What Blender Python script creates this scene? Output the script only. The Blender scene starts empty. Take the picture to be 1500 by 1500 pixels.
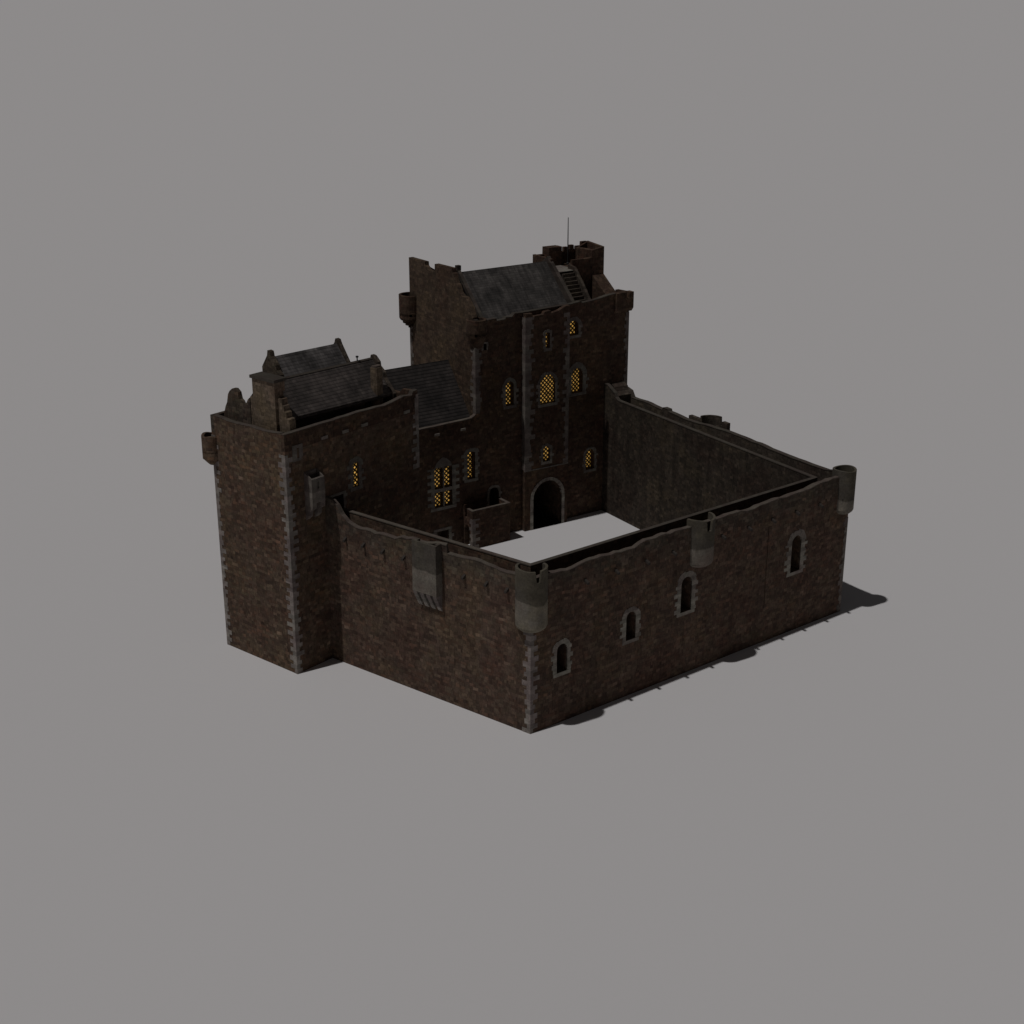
import bpy, bmesh, math, random
from mathutils import Vector, Matrix
random.seed(7)
R = math.radians
C = bpy.context.scene.collection

# ------------------------------------------------------------------ frames
OY = 150.0
class Frame:
    """wall frame: s runs along the wall, n points outward, z up"""
    def __init__(self, ox, oy, az):
        a = R(az); self.o = (ox, oy); self.az = a
        self.u = (math.cos(a), math.sin(a)); self.m = (math.sin(a), -math.cos(a))
    def p(self, s, n, z=0.0):
        return Vector((self.o[0]+s*self.u[0]+n*self.m[0], self.o[1]+s*self.u[1]+n*self.m[1], z))
T  = Frame(-19.919, 118.717-OY, 50.3)     # kitchen tower
K  = Frame(1.043, 156.046-OY, 34.5)       # hall and gatehouse
GT = Frame(1.504, 155.511-OY, 33.0)       # projecting gate turret
CD = Frame(-16.448, 121.641-OY, -38.257)  # curtain walls
DE = Frame(1.558, 107.443-OY, 38.554)
FE = Frame(33.518, 132.914-OY, 121.9)

# ------------------------------------------------------------------ mesh helper
class MB:
    def __init__(self): self.bm = bmesh.new()
    def prism(self, poly, z0, z1):
        """poly: list of Vector/xy tuples; z1 may be a list of heights"""
        n = len(poly)
        zt = z1 if isinstance(z1, (list, tuple)) else [z1]*n
        zb = z0 if isinstance(z0, (list, tuple)) else [z0]*n
        b = [self.bm.verts.new((poly[i][0], poly[i][1], zb[i])) for i in range(n)]
        t = [self.bm.verts.new((poly[i][0], poly[i][1], zt[i])) for i in range(n)]
        self.bm.faces.new(list(reversed(b))); self.bm.faces.new(t)
        for i in range(n):
            j = (i+1) % n
            self.bm.faces.new((b[i], b[j], t[j], t[i]))
        return self
    def box(self, F, s0, s1, n0, n1, z0, z1):
        return self.prism([F.p(s0,n0), F.p(s1,n0), F.p(s1,n1), F.p(s0,n1)], z0, z1)
    def wall(self, F, n0, n1, prof, zb, k0=0.0, k1=0.0):
        """ragged wall: profile [(s,z)...] extruded between n0 and n1; the two ends are mitred by k"""
        s_a, s_b = prof[0][0], prof[-1][0]
        def sh(s, n):
            t = (s-s_a)/(s_b-s_a)
            return s + n*(k0*(1-t)+k1*t)
        cols = []
        for (s, z) in prof:
            r = []
            for n in (n0, n1):
                x = F.p(sh(s, n), n)
                r.append((self.bm.verts.new((x.x, x.y, zb)), self.bm.verts.new((x.x, x.y, z))))
            cols.append(r)
        f = self.bm.faces.new
        for i in range(len(cols)-1):
            a, b = cols[i], cols[i+1]
            f((a[0][0], b[0][0], b[0][1], a[0][1]))
            f((b[1][0], a[1][0], a[1][1], b[1][1]))
            f((a[0][1], b[0][1], b[1][1], a[1][1]))
            f((b[0][0], a[0][0], a[1][0], b[1][0]))
        for c, flip in ((cols[0], False), (cols[-1], True)):
            q = (c[0][0], c[0][1], c[1][1], c[1][0])
            f(q if not flip else tuple(reversed(q)))
        return self
    def wallx(self, F, s0, s1, prof, zb):
        """wall in a plane of constant s, profile [(n,z)...]"""
        cols = []
        for (n, z) in prof:
            r = []
            for s in (s0, s1):
                x = F.p(s, n)
                r.append((self.bm.verts.new((x.x, x.y, zb if not callable(zb) else zb(n))), self.bm.verts.new((x.x, x.y, z))))
            cols.append(r)
        f = self.bm.faces.new
        for i in range(len(cols)-1):
            a, b = cols[i], cols[i+1]
            f((a[0][0], b[0][0], b[0][1], a[0][1])); f((b[1][0], a[1][0], a[1][1], b[1][1]))
            f((a[0][1], b[0][1], b[1][1], a[1][1])); f((b[0][0], a[0][0], a[1][0], b[1][0]))
        f((cols[0][0][0], cols[0][0][1], cols[0][1][1], cols[0][1][0]))
        f((cols[-1][0][0], cols[-1][1][0], cols[-1][1][1], cols[-1][0][1]))
        return self
    def extr(self, F, pts, n0, n1):
        """polygon [(s,z)] in the wall plane extruded from n0 to n1"""
        a = [self.bm.verts.new(F.p(s, n0, z)) for s, z in pts]
        b = [self.bm.verts.new(F.p(s, n1, z)) for s, z in pts]
        k = len(pts)
        self.bm.faces.new(a); self.bm.faces.new(list(reversed(b)))
        for i in range(k):
            j = (i+1) % k
            self.bm.faces.new((a[j], a[i], b[i], b[j]))
        return self
    def extrx(self, F, pts, s0, s1):
        """polygon [(n,z)] in a cross plane extruded from s0 to s1"""
        a = [self.bm.verts.new(F.p(s0, n, z)) for n, z in pts]
        b = [self.bm.verts.new(F.p(s1, n, z)) for n, z in pts]
        k = len(pts)
        self.bm.faces.new(a); self.bm.faces.new(list(reversed(b)))
        for i in range(k):
            j = (i+1) % k
            self.bm.faces.new((a[j], a[i], b[i], b[j]))
        return self
    def tube(self, c, ro, ri, z0, topf, a0=0, a1=360, seg=40):
        """upright ring (open round parapet); topf(angle in degrees) gives the rim height"""
        full = abs(a1-a0) >= 359.9
        N = seg if full else seg+1
        rings = []
        for i in range(N):
            a = a0+(a1-a0)*i/seg; ca, sa = math.cos(R(a)), math.sin(R(a)); zt = topf(a)
            rings.append([self.bm.verts.new((c[0]+r*ca, c[1]+r*sa, z)) for r, z in ((ro,z0),(ro,zt),(ri,zt),(ri,z0))])
        f = self.bm.faces.new
        for i in range(N if full else N-1):
            a, b = rings[i], rings[(i+1) % N]
            f((a[0],b[0],b[1],a[1])); f((a[1],b[1],b[2],a[2])); f((a[2],b[2],b[3],a[3])); f((a[3],b[3],b[0],a[0]))
        if not full:
            f(rings[0]); f(list(reversed(rings[-1])))
        return self
    def drum(self, c, prof, seg=32):
        """solid of revolution [(r,z)...] from bottom to top, closed"""
        rings = [[self.bm.verts.new((c[0]+r*math.cos(2*math.pi*i/seg), c[1]+r*math.sin(2*math.pi*i/seg), z)) for i in range(seg)] for r, z in prof]
        for a, b in zip(rings, rings[1:]):
            for i in range(seg):
                j = (i+1) % seg
                self.bm.faces.new((a[i], a[j], b[j], b[i]))
        self.bm.faces.new(list(reversed(rings[0]))); self.bm.faces.new(rings[-1])
        return self
    def mesh(self, name):
        bmesh.ops.recalc_face_normals(self.bm, faces=self.bm.faces)
        me = bpy.data.meshes.new(name); self.bm.to_mesh(me); self.bm.free()
        return me

origin = {}
def tag(o, label=None, cat=None, group=None, kind=None):
    if label: o['label'] = label
    if cat: o['category'] = cat
    if group: o['group'] = group
    if kind: o['kind'] = kind
    return o
def thing(name, label, cat, loc, group=None):
    o = bpy.data.objects.new(name, None); C.objects.link(o); o.location = loc
    origin[o.name] = Vector(loc); o.empty_display_size = .5
    return tag(o, label, cat, group)
def put(name, mb, mat, parent=None, cut=None, label=None):
    me = mb.mesh(name) if isinstance(mb, MB) else mb
    o = bpy.data.objects.new(name, me); C.objects.link(o)
    if cut:
        cme = cut.mesh('cutter'); co = bpy.data.objects.new('cutter', cme); C.objects.link(co)
        md = o.modifiers.new('b', 'BOOLEAN'); md.operation = 'DIFFERENCE'; md.solver = 'EXACT'; md.object = co
        dg = bpy.context.evaluated_depsgraph_get(); dg.update()
        new = bpy.data.meshes.new_from_object(o.evaluated_get(dg))
        o.modifiers.clear(); o.data = new; bpy.data.objects.remove(co); bpy.data.meshes.remove(cme)
        new.name = name; me = new
    if parent:
        off = origin[parent.name]; origin[o.name] = off
        me.transform(Matrix.Translation(-off)); o.parent = parent
    me.materials.clear(); me.materials.append(mat)
    if label: o['label'] = label
    return o

# ------------------------------------------------------------------ materials
def newmat(name, rough=.95, spec=.15):
    m = bpy.data.materials.new(name); m.use_nodes = True
    nt = m.node_tree; b = nt.nodes['Principled BSDF']
    b.inputs['Roughness'].default_value = rough
    b.inputs['Specular IOR Level'].default_value = spec
    return m, nt, b
def nd(nt, t, **kw):
    n = nt.nodes.new(t)
    for k, v in kw.items():
        if k in ('operation','blend_type','data_type','feature','noise_dimensions','interpolation','clamp'): setattr(n, k, v)
        else: n.inputs[k].default_value = v
    return n
def mth(nt, op, a, b=None, c=None):
    n = nt.nodes.new('ShaderNodeMath'); n.operation = op
    for i, v in enumerate((a, b, c)):
        if v is None: continue
        if isinstance(v, (int, float)): n.inputs[i].default_value = v
        else: nt.links.new(v, n.inputs[i])
    return n.outputs[0]
def mixc(nt, f, a, b, mode='MIX'):
    n = nt.nodes.new('ShaderNodeMix'); n.data_type = 'RGBA'; n.blend_type = mode
    for i, v in ((0, f), (6, a), (7, b)):
        if isinstance(v, (int, float)): n.inputs[i].default_value = v
        elif isinstance(v, tuple): n.inputs[i].default_value = v if len(v) == 4 else (*v, 1)
        else: nt.links.new(v, n.inputs[i])
    return n.outputs[2]
def noise(nt, vec, scale, detail=4, rough=.6):
    n = nt.nodes.new('ShaderNodeTexNoise'); n.inputs['Scale'].default_value = scale
    n.inputs['Detail'].default_value = detail; n.inputs['Roughness'].default_value = rough
    nt.links.new(vec, n.inputs['Vector']); return n.outputs['Fac'], n.outputs['Color']
def ramp(nt, fac, stops):
    n = nt.nodes.new('ShaderNodeValToRGB'); e = n.color_ramp.elements
    while len(e) > 1: e.remove(e[-1])
    for i, (p, c) in enumerate(stops):
        x = e[0] if i == 0 else e.new(p)
        x.position = p; x.color = (*c, 1) if len(c) == 3 else c
    nt.links.new(fac, n.inputs[0]); return n.outputs[0]

def rubble(name, tones, stain=.5, rowh=.34, cell=.62, contrast=1.0, band=None, bump=.5, streak=0.0, mortar=.72):
    """coursed rubble masonry in world metres: each stone its own tone, weather stains over it"""
    m, nt, b = newmat(name)
    g = nt.nodes.new('ShaderNodeNewGeometry'); pos = g.outputs['Position']
    sp = nt.nodes.new('ShaderNodeSeparateXYZ'); nt.links.new(pos, sp.inputs[0])
    wob, _ = noise(nt, pos, .55, 2)
    zz = mth(nt, 'ADD', mth(nt, 'DIVIDE', sp.outputs['Z'], rowh), mth(nt, 'MULTIPLY', wob, 1.6))
    row = mth(nt, 'FLOOR', zz)
    fr = mth(nt, 'SUBTRACT', zz, row)
    cx = nt.nodes.new('ShaderNodeCombineXYZ')
    nt.links.new(mth(nt, 'ADD', mth(nt, 'DIVIDE', sp.outputs['X'], cell), mth(nt, 'MULTIPLY', row, 3.71)), cx.inputs[0])
    nt.links.new(mth(nt, 'ADD', mth(nt, 'DIVIDE', sp.outputs['Y'], cell), mth(nt, 'MULTIPLY', row, 1.37)), cx.inputs[1])
    nt.links.new(mth(nt, 'MULTIPLY', row, 5.3), cx.inputs[2])
    v = nt.nodes.new('ShaderNodeTexVoronoi'); v.feature = 'F1'; v.inputs['Scale'].default_value = 1
    nt.links.new(cx.outputs[0], v.inputs['Vector'])
    ve = nt.nodes.new('ShaderNodeTexVoronoi'); ve.feature = 'DISTANCE_TO_EDGE'; ve.inputs['Scale'].default_value = 1
    nt.links.new(cx.outputs[0], ve.inputs['Vector'])
    sc = nt.nodes.new('ShaderNodeSeparateColor'); nt.links.new(v.outputs['Color'], sc.inputs[0])
    k = len(tones)
    col = ramp(nt, sc.outputs[0], [(i/(k-1), t) for i, t in enumerate(tones)])
    # per stone brightness
    br = mth(nt, 'MULTIPLY_ADD', sc.outputs[1], .75*contrast, 1-.36*contrast)
    # odd pale stones
    pale = mth(nt, 'MULTIPLY', mth(nt, 'GREATER_THAN', sc.outputs[2], .93), .55*contrast)
    br = mth(nt, 'ADD', br, pale)
    # mortar joints
    edge = mth(nt, 'MINIMUM', mth(nt, 'MULTIPLY', ve.outputs['Distance'], 1.6), mth(nt, 'MULTIPLY', mth(nt, 'MINIMUM', fr, mth(nt, 'SUBTRACT', 1.0, fr)), 1.6))
    ms = nt.nodes.new('ShaderNodeMapRange'); ms.inputs[2].default_value = .14; ms.interpolation_type = 'SMOOTHSTEP'
    ms.inputs[1].default_value = 0.0; ms.inputs[3].default_value = mortar; ms.inputs[4].default_value = 1.0
    nt.links.new(edge, ms.inputs[0])
    br = mth(nt, 'MULTIPLY', br, ms.outputs[0])
    fine, _ = noise(nt, pos, 5.5, 5, .7)
    br = mth(nt, 'MULTIPLY', br, mth(nt, 'MULTIPLY_ADD', fine, 1.3, .35))
    big, bigc = noise(nt, pos, .22, 5, .62)
    mid, _ = noise(nt, pos, .9, 4, .65)
    br = mth(nt, 'MULTIPLY', br, mth(nt, 'MULTIPLY_ADD', mid, 1.1, .45))
    br = mth(nt, 'MULTIPLY', br, mth(nt, 'MULTIPLY_ADD', big, stain*1.6, 1-stain*.8))
    if streak:   # rain streaks running down the wall
        mp = nt.nodes.new('ShaderNodeMapping'); mp.inputs['Scale'].default_value = (1, 1, .07); nt.links.new(pos, mp.inputs[0])
        stf, _ = noise(nt, mp.outputs[0], .9, 4, .6)
        br = mth(nt, 'MULTIPLY', br, mth(nt, 'MULTIPLY_ADD', stf, streak*2, 1-streak))
    hue = ramp(nt, big, [(.38, (1.07, .96, .95)), (.5, (1, 1, 1)), (.62, (1.02, 1.0, .90))])
    col = mixc(nt, 1.0, col, hue, 'MULTIPLY')
    if band:     # lichen grey above a ragged height, cleaner stone below: (height, upper, lower)
        sf = band[3] if len(band) > 3 else .1
        zb = mth(nt, 'ADD', sp.outputs['Z'], mth(nt, 'MULTIPLY', mth(nt, 'SUBTRACT', mid if sf > .3 else big, .5), 1.7+sf*3))
        mr = nt.nodes.new('ShaderNodeMapRange'); nt.links.new(zb, mr.inputs[0])
        mr.inputs[1].default_value = band[0]-sf; mr.inputs[2].default_value = band[0]+sf
        col = mixc(nt, 1.0, col, mixc(nt, mr.outputs[0], band[2], band[1]), 'MULTIPLY')
    gray = nt.nodes.new('ShaderNodeCombineColor')
    for i in range(3): nt.links.new(br, gray.inputs[i])
    col = mixc(nt, 1.0, col, gray.outputs[0], 'MULTIPLY')
    nt.links.new(col, b.inputs['Base Color'])
    bp = nt.nodes.new('ShaderNodeBump'); bp.inputs['Strength'].default_value = bump; bp.inputs['Distance'].default_value = .06
    hh = mth(nt, 'ADD', ms.outputs[0], mth(nt, 'MULTIPLY', fine, .7)); hh = mth(nt, 'ADD', hh, mth(nt, 'MULTIPLY', sc.outputs[1], .5))
    nt.links.new(hh, bp.inputs['Height']); nt.links.new(bp.outputs[0], b.inputs['Normal'])
    return m

def dressed(name, c, var=.5, scale=1.6, bump=.25):
    """smooth cut stone with worn patches"""
    m, nt, b = newmat(name)
    g = nt.nodes.new('ShaderNodeNewGeometry'); pos = g.outputs['Position']
    a, _ = noise(nt, pos, scale, 5, .65); d, _ = noise(nt, pos, .5, 3, .5); e, _ = noise(nt, pos, 9, 3, .7)
    br = mth(nt, 'MULTIPLY', mth(nt, 'MULTIPLY_ADD', a, var*2, 1-var), mth(nt, 'MULTIPLY_ADD', d, var*1.6, 1-var*.8))
    br = mth(nt, 'MULTIPLY', br, mth(nt, 'MULTIPLY_ADD', e, .8, .6))
    spz = nt.nodes.new('ShaderNodeSeparateXYZ'); nt.links.new(pos, spz.inputs[0])
    wn = nt.nodes.new('ShaderNodeTexWhiteNoise'); wn.noise_dimensions = '1D'
    nt.links.new(mth(nt, 'FLOOR', mth(nt, 'DIVIDE', spz.outputs['Z'], .46)), wn.inputs['W'])
    br = mth(nt, 'MULTIPLY', br, mth(nt, 'MULTIPLY_ADD', wn.outputs['Value'], .5, .72))
    hue = ramp(nt, d, [(.38, (1.06, .97, .96)), (.6, (.99, 1.01, .95))])
    gray = nt.nodes.new('ShaderNodeCombineColor')
    for i in range(3): nt.links.new(br, gray.inputs[i])
    col = mixc(nt, 1.0, mixc(nt, 1.0, c, hue, 'MULTIPLY'), gray.outputs[0], 'MULTIPLY')
    nt.links.new(col, b.inputs['Base Color'])
    bp = nt.nodes.new('ShaderNodeBump'); bp.inputs['Strength'].default_value = bump; bp.inputs['Distance'].default_value = .04
    nt.links.new(a, bp.inputs['Height']); nt.links.new(bp.outputs[0], b.inputs['Normal'])
    return m

def slates(name, c, F, rowh=.3, streak=.5, rowdark=.35):
    """slate courses: rows by height, slates by position along the ridge"""
    m, nt, b = newmat(name, .8, .3)
    g = nt.nodes.new('ShaderNodeNewGeometry'); pos = g.outputs['Position']
    sp = nt.nodes.new('ShaderNodeSeparateXYZ'); nt.links.new(pos, sp.inputs[0])
    s = mth(nt, 'ADD', mth(nt, 'MULTIPLY', sp.outputs['X'], F.u[0]), mth(nt, 'MULTIPLY', sp.outputs['Y'], F.u[1]))
    zz = mth(nt, 'DIVIDE', sp.outputs['Z'], rowh); row = mth(nt, 'FLOOR', zz); fr = mth(nt, 'SUBTRACT', zz, row)
    cell = mth(nt, 'FLOOR', mth(nt, 'ADD', mth(nt, 'DIVIDE', s, .42), mth(nt, 'MULTIPLY', row, .5)))
    cx = nt.nodes.new('ShaderNodeCombineXYZ'); nt.links.new(cell, cx.inputs[0]); nt.links.new(row, cx.inputs[1])
    wn = nt.nodes.new('ShaderNodeTexWhiteNoise'); wn.noise_dimensions = '2D'; nt.links.new(cx.outputs[0], wn.inputs['Vector'])
    br = mth(nt, 'MULTIPLY_ADD', wn.outputs['Value'], .5, .75)
    sh = nt.nodes.new('ShaderNodeMapRange'); nt.links.new(fr, sh.inputs[0]); sh.inputs[1].default_value = 0; sh.inputs[2].default_value = .3
    sh.inputs[3].default_value = rowdark; sh.inputs[4].default_value = 1
    br = mth(nt, 'MULTIPLY', br, sh.outputs[0])
    cs = nt.nodes.new('ShaderNodeCombineXYZ'); nt.links.new(s, cs.inputs[0]); nt.links.new(mth(nt, 'MULTIPLY', sp.outputs['Z'], .12), cs.inputs[1])
    st, _ = noise(nt, cs.outputs[0], 2.2, 6, .8)
    bg, _ = noise(nt, pos, .45, 4, .6)
    sr_ = nt.nodes.new('ShaderNodeMapRange'); nt.links.new(st, sr_.inputs[0]); sr_.inputs[1].default_value = .34; sr_.inputs[2].default_value = .68
    sr_.inputs[3].default_value = 1-streak*.6; sr_.inputs[4].default_value = 1+streak*.9
    br = mth(nt, 'MULTIPLY', br, sr_.outputs[0])
    br = mth(nt, 'MULTIPLY', br, mth(nt, 'MULTIPLY_ADD', bg, 2.6, -.3))
    gray = nt.nodes.new('ShaderNodeCombineColor')
    for i in range(3): nt.links.new(br, gray.inputs[i])
    nt.links.new(mixc(nt, 1.0, c, gray.outputs[0], 'MULTIPLY'), b.inputs['Base Color'])
    bp = nt.nodes.new('ShaderNodeBump'); bp.inputs['Strength'].default_value = .6; bp.inputs['Distance'].default_value = .05
    nt.links.new(sh.outputs[0], bp.inputs['Height']); nt.links.new(bp.outputs[0], b.inputs['Normal'])
    return m

def plain(name, c, rough=.9):
    m, nt, b = newmat(name, rough); b.inputs['Base Color'].default_value = (*c, 1); return m

def lattice(name, F, strength=1.0):
    """lamp-lit diamond leaded glazing"""
    m, nt, b = newmat(name, .5, .3)
    b.inputs['Base Color'].default_value = (.01, .009, .007, 1)
    g = nt.nodes.new('ShaderNodeNewGeometry'); pos = g.outputs['Position']
    sp = nt.nodes.new('ShaderNodeSeparateXYZ'); nt.links.new(pos, sp.inputs[0])
    s = mth(nt, 'ADD', mth(nt, 'MULTIPLY', sp.outputs['X'], F.u[0]), mth(nt, 'MULTIPLY', sp.outputs['Y'], F.u[1]))
    a = mth(nt, 'ADD', mth(nt, 'DIVIDE', s, .50), mth(nt, 'DIVIDE', sp.outputs['Z'], .50))
    c = mth(nt, 'SUBTRACT', mth(nt, 'DIVIDE', s, .50), mth(nt, 'DIVIDE', sp.outputs['Z'], .50))
    def tri(x):
        fx = mth(nt, 'FRACT', x); return mth(nt, 'ABSOLUTE', mth(nt, 'SUBTRACT', fx, .5))
    q = mth(nt, 'MAXIMUM', tri(a), tri(c))
    mr = nt.nodes.new('ShaderNodeMapRange'); nt.links.new(q, mr.inputs[0]); mr.inputs[1].default_value = .12; mr.inputs[2].default_value = .32
    mr.inputs[3].default_value = 1; mr.inputs[4].default_value = 0
    cell = nt.nodes.new('ShaderNodeCombineXYZ'); nt.links.new(mth(nt, 'FLOOR', a), cell.inputs[0]); nt.links.new(mth(nt, 'FLOOR', c), cell.inputs[1])
    wn = nt.nodes.new('ShaderNodeTexWhiteNoise'); wn.noise_dimensions = '2D'; nt.links.new(cell.outputs[0], wn.inputs['Vector'])
    st = mth(nt, 'MULTIPLY', mr.outputs[0], mth(nt, 'MULTIPLY_ADD', wn.outputs['Value'], .85*strength, .3*strength))
    b.inputs['Emission Color'].default_value = (1.0, .56, .13, 1)
    nt.links.new(st, b.inputs['Emission Strength'])
    return m

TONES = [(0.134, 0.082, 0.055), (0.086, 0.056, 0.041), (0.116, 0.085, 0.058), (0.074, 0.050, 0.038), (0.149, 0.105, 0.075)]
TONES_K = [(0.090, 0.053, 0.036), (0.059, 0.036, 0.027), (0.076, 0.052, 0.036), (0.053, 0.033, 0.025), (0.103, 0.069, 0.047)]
B_ = dict(rowh=.30, cell=.55, contrast=.62, mortar=.74)
LICH = (13.1, (.80, .91, .95), (1, 1, 1), .7)
M = {}
M['stone'] = rubble('rubble_stone', TONES, stain=.45, **B_)
M['curtain'] = rubble('curtain_wall_stone', [(0.124, 0.076, 0.054), (0.084, 0.056, 0.043), (0.113, 0.082, 0.059), (0.076, 0.051, 0.040), (0.139, 0.097, 0.071)], stain=.5, streak=.3, band=LICH, **B_)
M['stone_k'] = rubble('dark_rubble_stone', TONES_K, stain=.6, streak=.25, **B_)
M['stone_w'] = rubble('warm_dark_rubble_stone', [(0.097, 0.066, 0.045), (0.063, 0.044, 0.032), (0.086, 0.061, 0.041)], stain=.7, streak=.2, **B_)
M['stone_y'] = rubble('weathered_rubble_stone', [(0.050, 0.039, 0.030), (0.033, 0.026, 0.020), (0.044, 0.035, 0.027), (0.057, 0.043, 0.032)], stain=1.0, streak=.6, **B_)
M['stone_g'] = rubble('grey_parapet_stone', [(0.082, 0.066, 0.052), (0.059, 0.046, 0.037), (0.071, 0.059, 0.047)], stain=.6, **B_)
M['ash'] = rubble('turret_stone', [(.108,.101,.090), (.098,.092,.083), (.114,.107,.097)], stain=.45, contrast=.12, rowh=.45, cell=1.1, mortar=.92,
                  band=(12.45, (.80, .755, .70), (1.66, 1.58, 1.48), .07), bump=.2)
M['quoin'] = dressed('pale_quoin_stone', (.222, .198, .188), .75, 1.9)
M['quoin_k'] = dressed('grey_quoin_stone', (.150, .130, .120), .75, 1.9)
M['surround'] = dressed('window_dressing_stone', (.225, .206, .186), .75, 1.8)
M['surround_k'] = dressed('dark_window_dressing_stone', (.155, .141, .128), .7, 2.0)
M['cope'] = dressed('coping_stone', (.100, .084, .073), .5, 1.5)
M['cope_k'] = dressed('dark_coping_stone', (.070, .060, .052), .5, 1.5)
M['brick'] = rubble('chimney_stone', [(.150,.113,.082), (.122,.093,.068), (.160,.121,.089)], stain=.4, contrast=.5, rowh=.3, cell=.6)
M['roof_t'] = slates('tower_slates', (.052, .043, .039), T, .25, .5, .42)
M['roof_r'] = slates('rear_tower_slates', (.068, .062, .060), T, .25, .6, .55)
M['roof_h'] = slates('hall_slates', (.030, .025, .023), K, .31, .3, .1)
M['roof_k'] = slates('keep_slates', (.048, .043, .040), K, .22, .85, .65)
M['spout'] = plain('dark_spout_stone', (.05, .042, .037))
M['floor'] = dressed('walkway_flags', (.045, .040, .036), .3, 1.0)
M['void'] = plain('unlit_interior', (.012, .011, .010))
M['pole'] = plain('dark_metal', (.03, .03, .03), .5)
M['dark_gable'] = plain('dark_gable_face', (.02, .018, .017))
M['glass_k'] = lattice('lit_leaded_glass', K, .72)
M['glass_t'] = lattice('lit_leaded_glass_bright', T, .95)

# ------------------------------------------------------------------ masonry helpers
def quoins(mb, F, s, n, ds, dn, z0, z1, h=.42, long=.82, short=.38, out=.03, F2=None):
    """stack of corner stones at the corner (s,n); ds, dn = +-1 tell in which direction the wall body lies"""
    z = z0; k = random.randint(0, 1); G2 = F2 or F
    while z < z1-.1:
        hh = min(h*random.uniform(.85, 1.2), z1-z)
        a, b = (long, short) if k % 2 else (short, long)
        a *= random.uniform(.65, 1.25); b *= random.uniform(.65, 1.25)
        if True:
            o = F.p(s, n)
            us = Vector((F.u[0], F.u[1], 0))*ds
            um = Vector((G2.m[0], G2.m[1], 0))*dn if F2 is None else Vector((G2.u[0], G2.u[1], 0))*dn
            c0 = o - us*out - um*out
            mb.prism([c0, c0+us*(a+out), c0+us*(a+out)+um*(b+out), c0+um*(b+out)], z, z+hh)
        z += hh; k += 1
    return mb
def arch_pts(s0, s1, z0, z1, kind='round', seg=10):
    w = (s1-s0)/2; c = (s0+s1)/2
    if kind == 'flat': return [(s0, z0), (s1, z0), (s1, z1), (s0, z1)]
    rise = min(w*(1.0 if kind == 'round' else .35 if kind == 'seg' else .7), (z1-z0)*.45)
    pts = [(s0, z0), (s1, z0)]
    for i in range(seg+1):
        t = math.pi*i/seg
        pts.append((c+w*math.cos(t), z1-rise+rise*math.sin(t)))
    return pts
def surround(mb, F, s0, s1, z0, z1, n, kind='round', w=.45, out=.035, inner=.14, seg=9, sill=True):
    """irregular dressed-stone frame round an opening"""
    W = (s1-s0)/2; c = (s0+s1)/2
    rise = 0 if kind == 'flat' else min(W*(1.0 if kind == 'round' else .35 if kind == 'seg' else .7), (z1-z0)*.45)
    zs = z1-rise
    for side in (-1, 1):
        z = z0; k = random.randint(0, 1)
        while z < zs-.05:
            h = min(random.uniform(.3, .5), zs-z)
            if zs-z-h < .15: h = zs-z
            ww = w*(random.uniform(1.2, 1.8) if k % 2 else random.uniform(.7, 1.05))
            a = s0-ww if side < 0 else s1; b = s0 if side < 0 else s1+ww
            mb.box(F, a, b, n-inner, n+out*random.uniform(.8, 1.2), z, z+h-.01); z += h; k += 1
    if kind == 'flat':
        mb.box(F, s0-w*1.1, s1+w*1.1, n-inner, n+out, z1, z1+w*.8)
    else:
        for i in range(seg):
            t0, t1 = math.pi*i/seg+.012, math.pi*(i+1)/seg-.012
            o = w*random.uniform(.95, 1.3)
            q = [(c+W*math.cos(t0), zs+rise*math.sin(t0)), (c+(W+o)*math.cos(t0), zs+(rise+o)*math.sin(t0)),
                 (c+(W+o)*math.cos(t1), zs+(rise+o)*math.sin(t1)), (c+W*math.cos(t1), zs+rise*math.sin(t1))]
            mb.extr(F, q, n-inner, n+out)
    if sill:
        mb.box(F, s0-w*.9, s1+w*.9, n-inner, n+out*1.6, z0-.34, z0-.005)
    return mb
def window(parent, F, s0, s1, z0, z1, n, cutters, kind='round', w=.45, lit=None, depth=.5, mat='surround', deep=1.6, label=None, name='window', sill=True):
    """cuts the opening, adds its stone frame and the pane or the dark back"""
    pts = arch_pts(s0, s1, z0, z1, kind)
    cutters.extr(F, pts, n-deep, n+.5)
    f = put(name, surround(MB(), F, s0, s1, z0, z1, n, kind, w, sill=sill), M[mat], parent, label=label)
    if lit:
        put('pane', MB().extr(F, arch_pts(s0-.02, s1+.02, z0-.02, z1+.02, kind), n-depth-.06, n-depth), M[lit], f)
    return f
def rag(s0, s1, z, amp=.12, step=.7, merlons=()):
    """uneven ruined wall head between s0 and s1"""
    out = []; s = s0
    while s < s1-.2:
        out.append((s, z+random.uniform(-amp, amp))); s += step*random.uniform(.6, 1.5)
    out.append((s1, z)); return out
def copestrip(mb, F, n0, n1, prof, k0=0, k1=0, t=.06, lip=.03):
    """thin coping following a profile"""
    s_a, s_b = prof[0][0], prof[-1][0]
    def sh(s, n):
        q = (s-s_a)/(s_b-s_a); return s+n*(k0*(1-q)+k1*q)
    rows = []
    for s, z in prof:
        r = []
        for n, zz in ((n0+lip, z-t*.5), (n0+lip, z+t), (n1-lip, z+t), (n1-lip, z-t*.5)):
            x = F.p(sh(s, n), n); r.append(mb.bm.verts.new((x.x, x.y, zz)))
        rows.append(r)
    for a, b in zip(rows, rows[1:]):
        for i in range(4):
            j = (i+1) % 4
            mb.bm.faces.new((a[i], b[i], b[j], a[j]))
    mb.bm.faces.new(rows[0]); mb.bm.faces.new(list(reversed(rows[-1])))
    return mb
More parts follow.
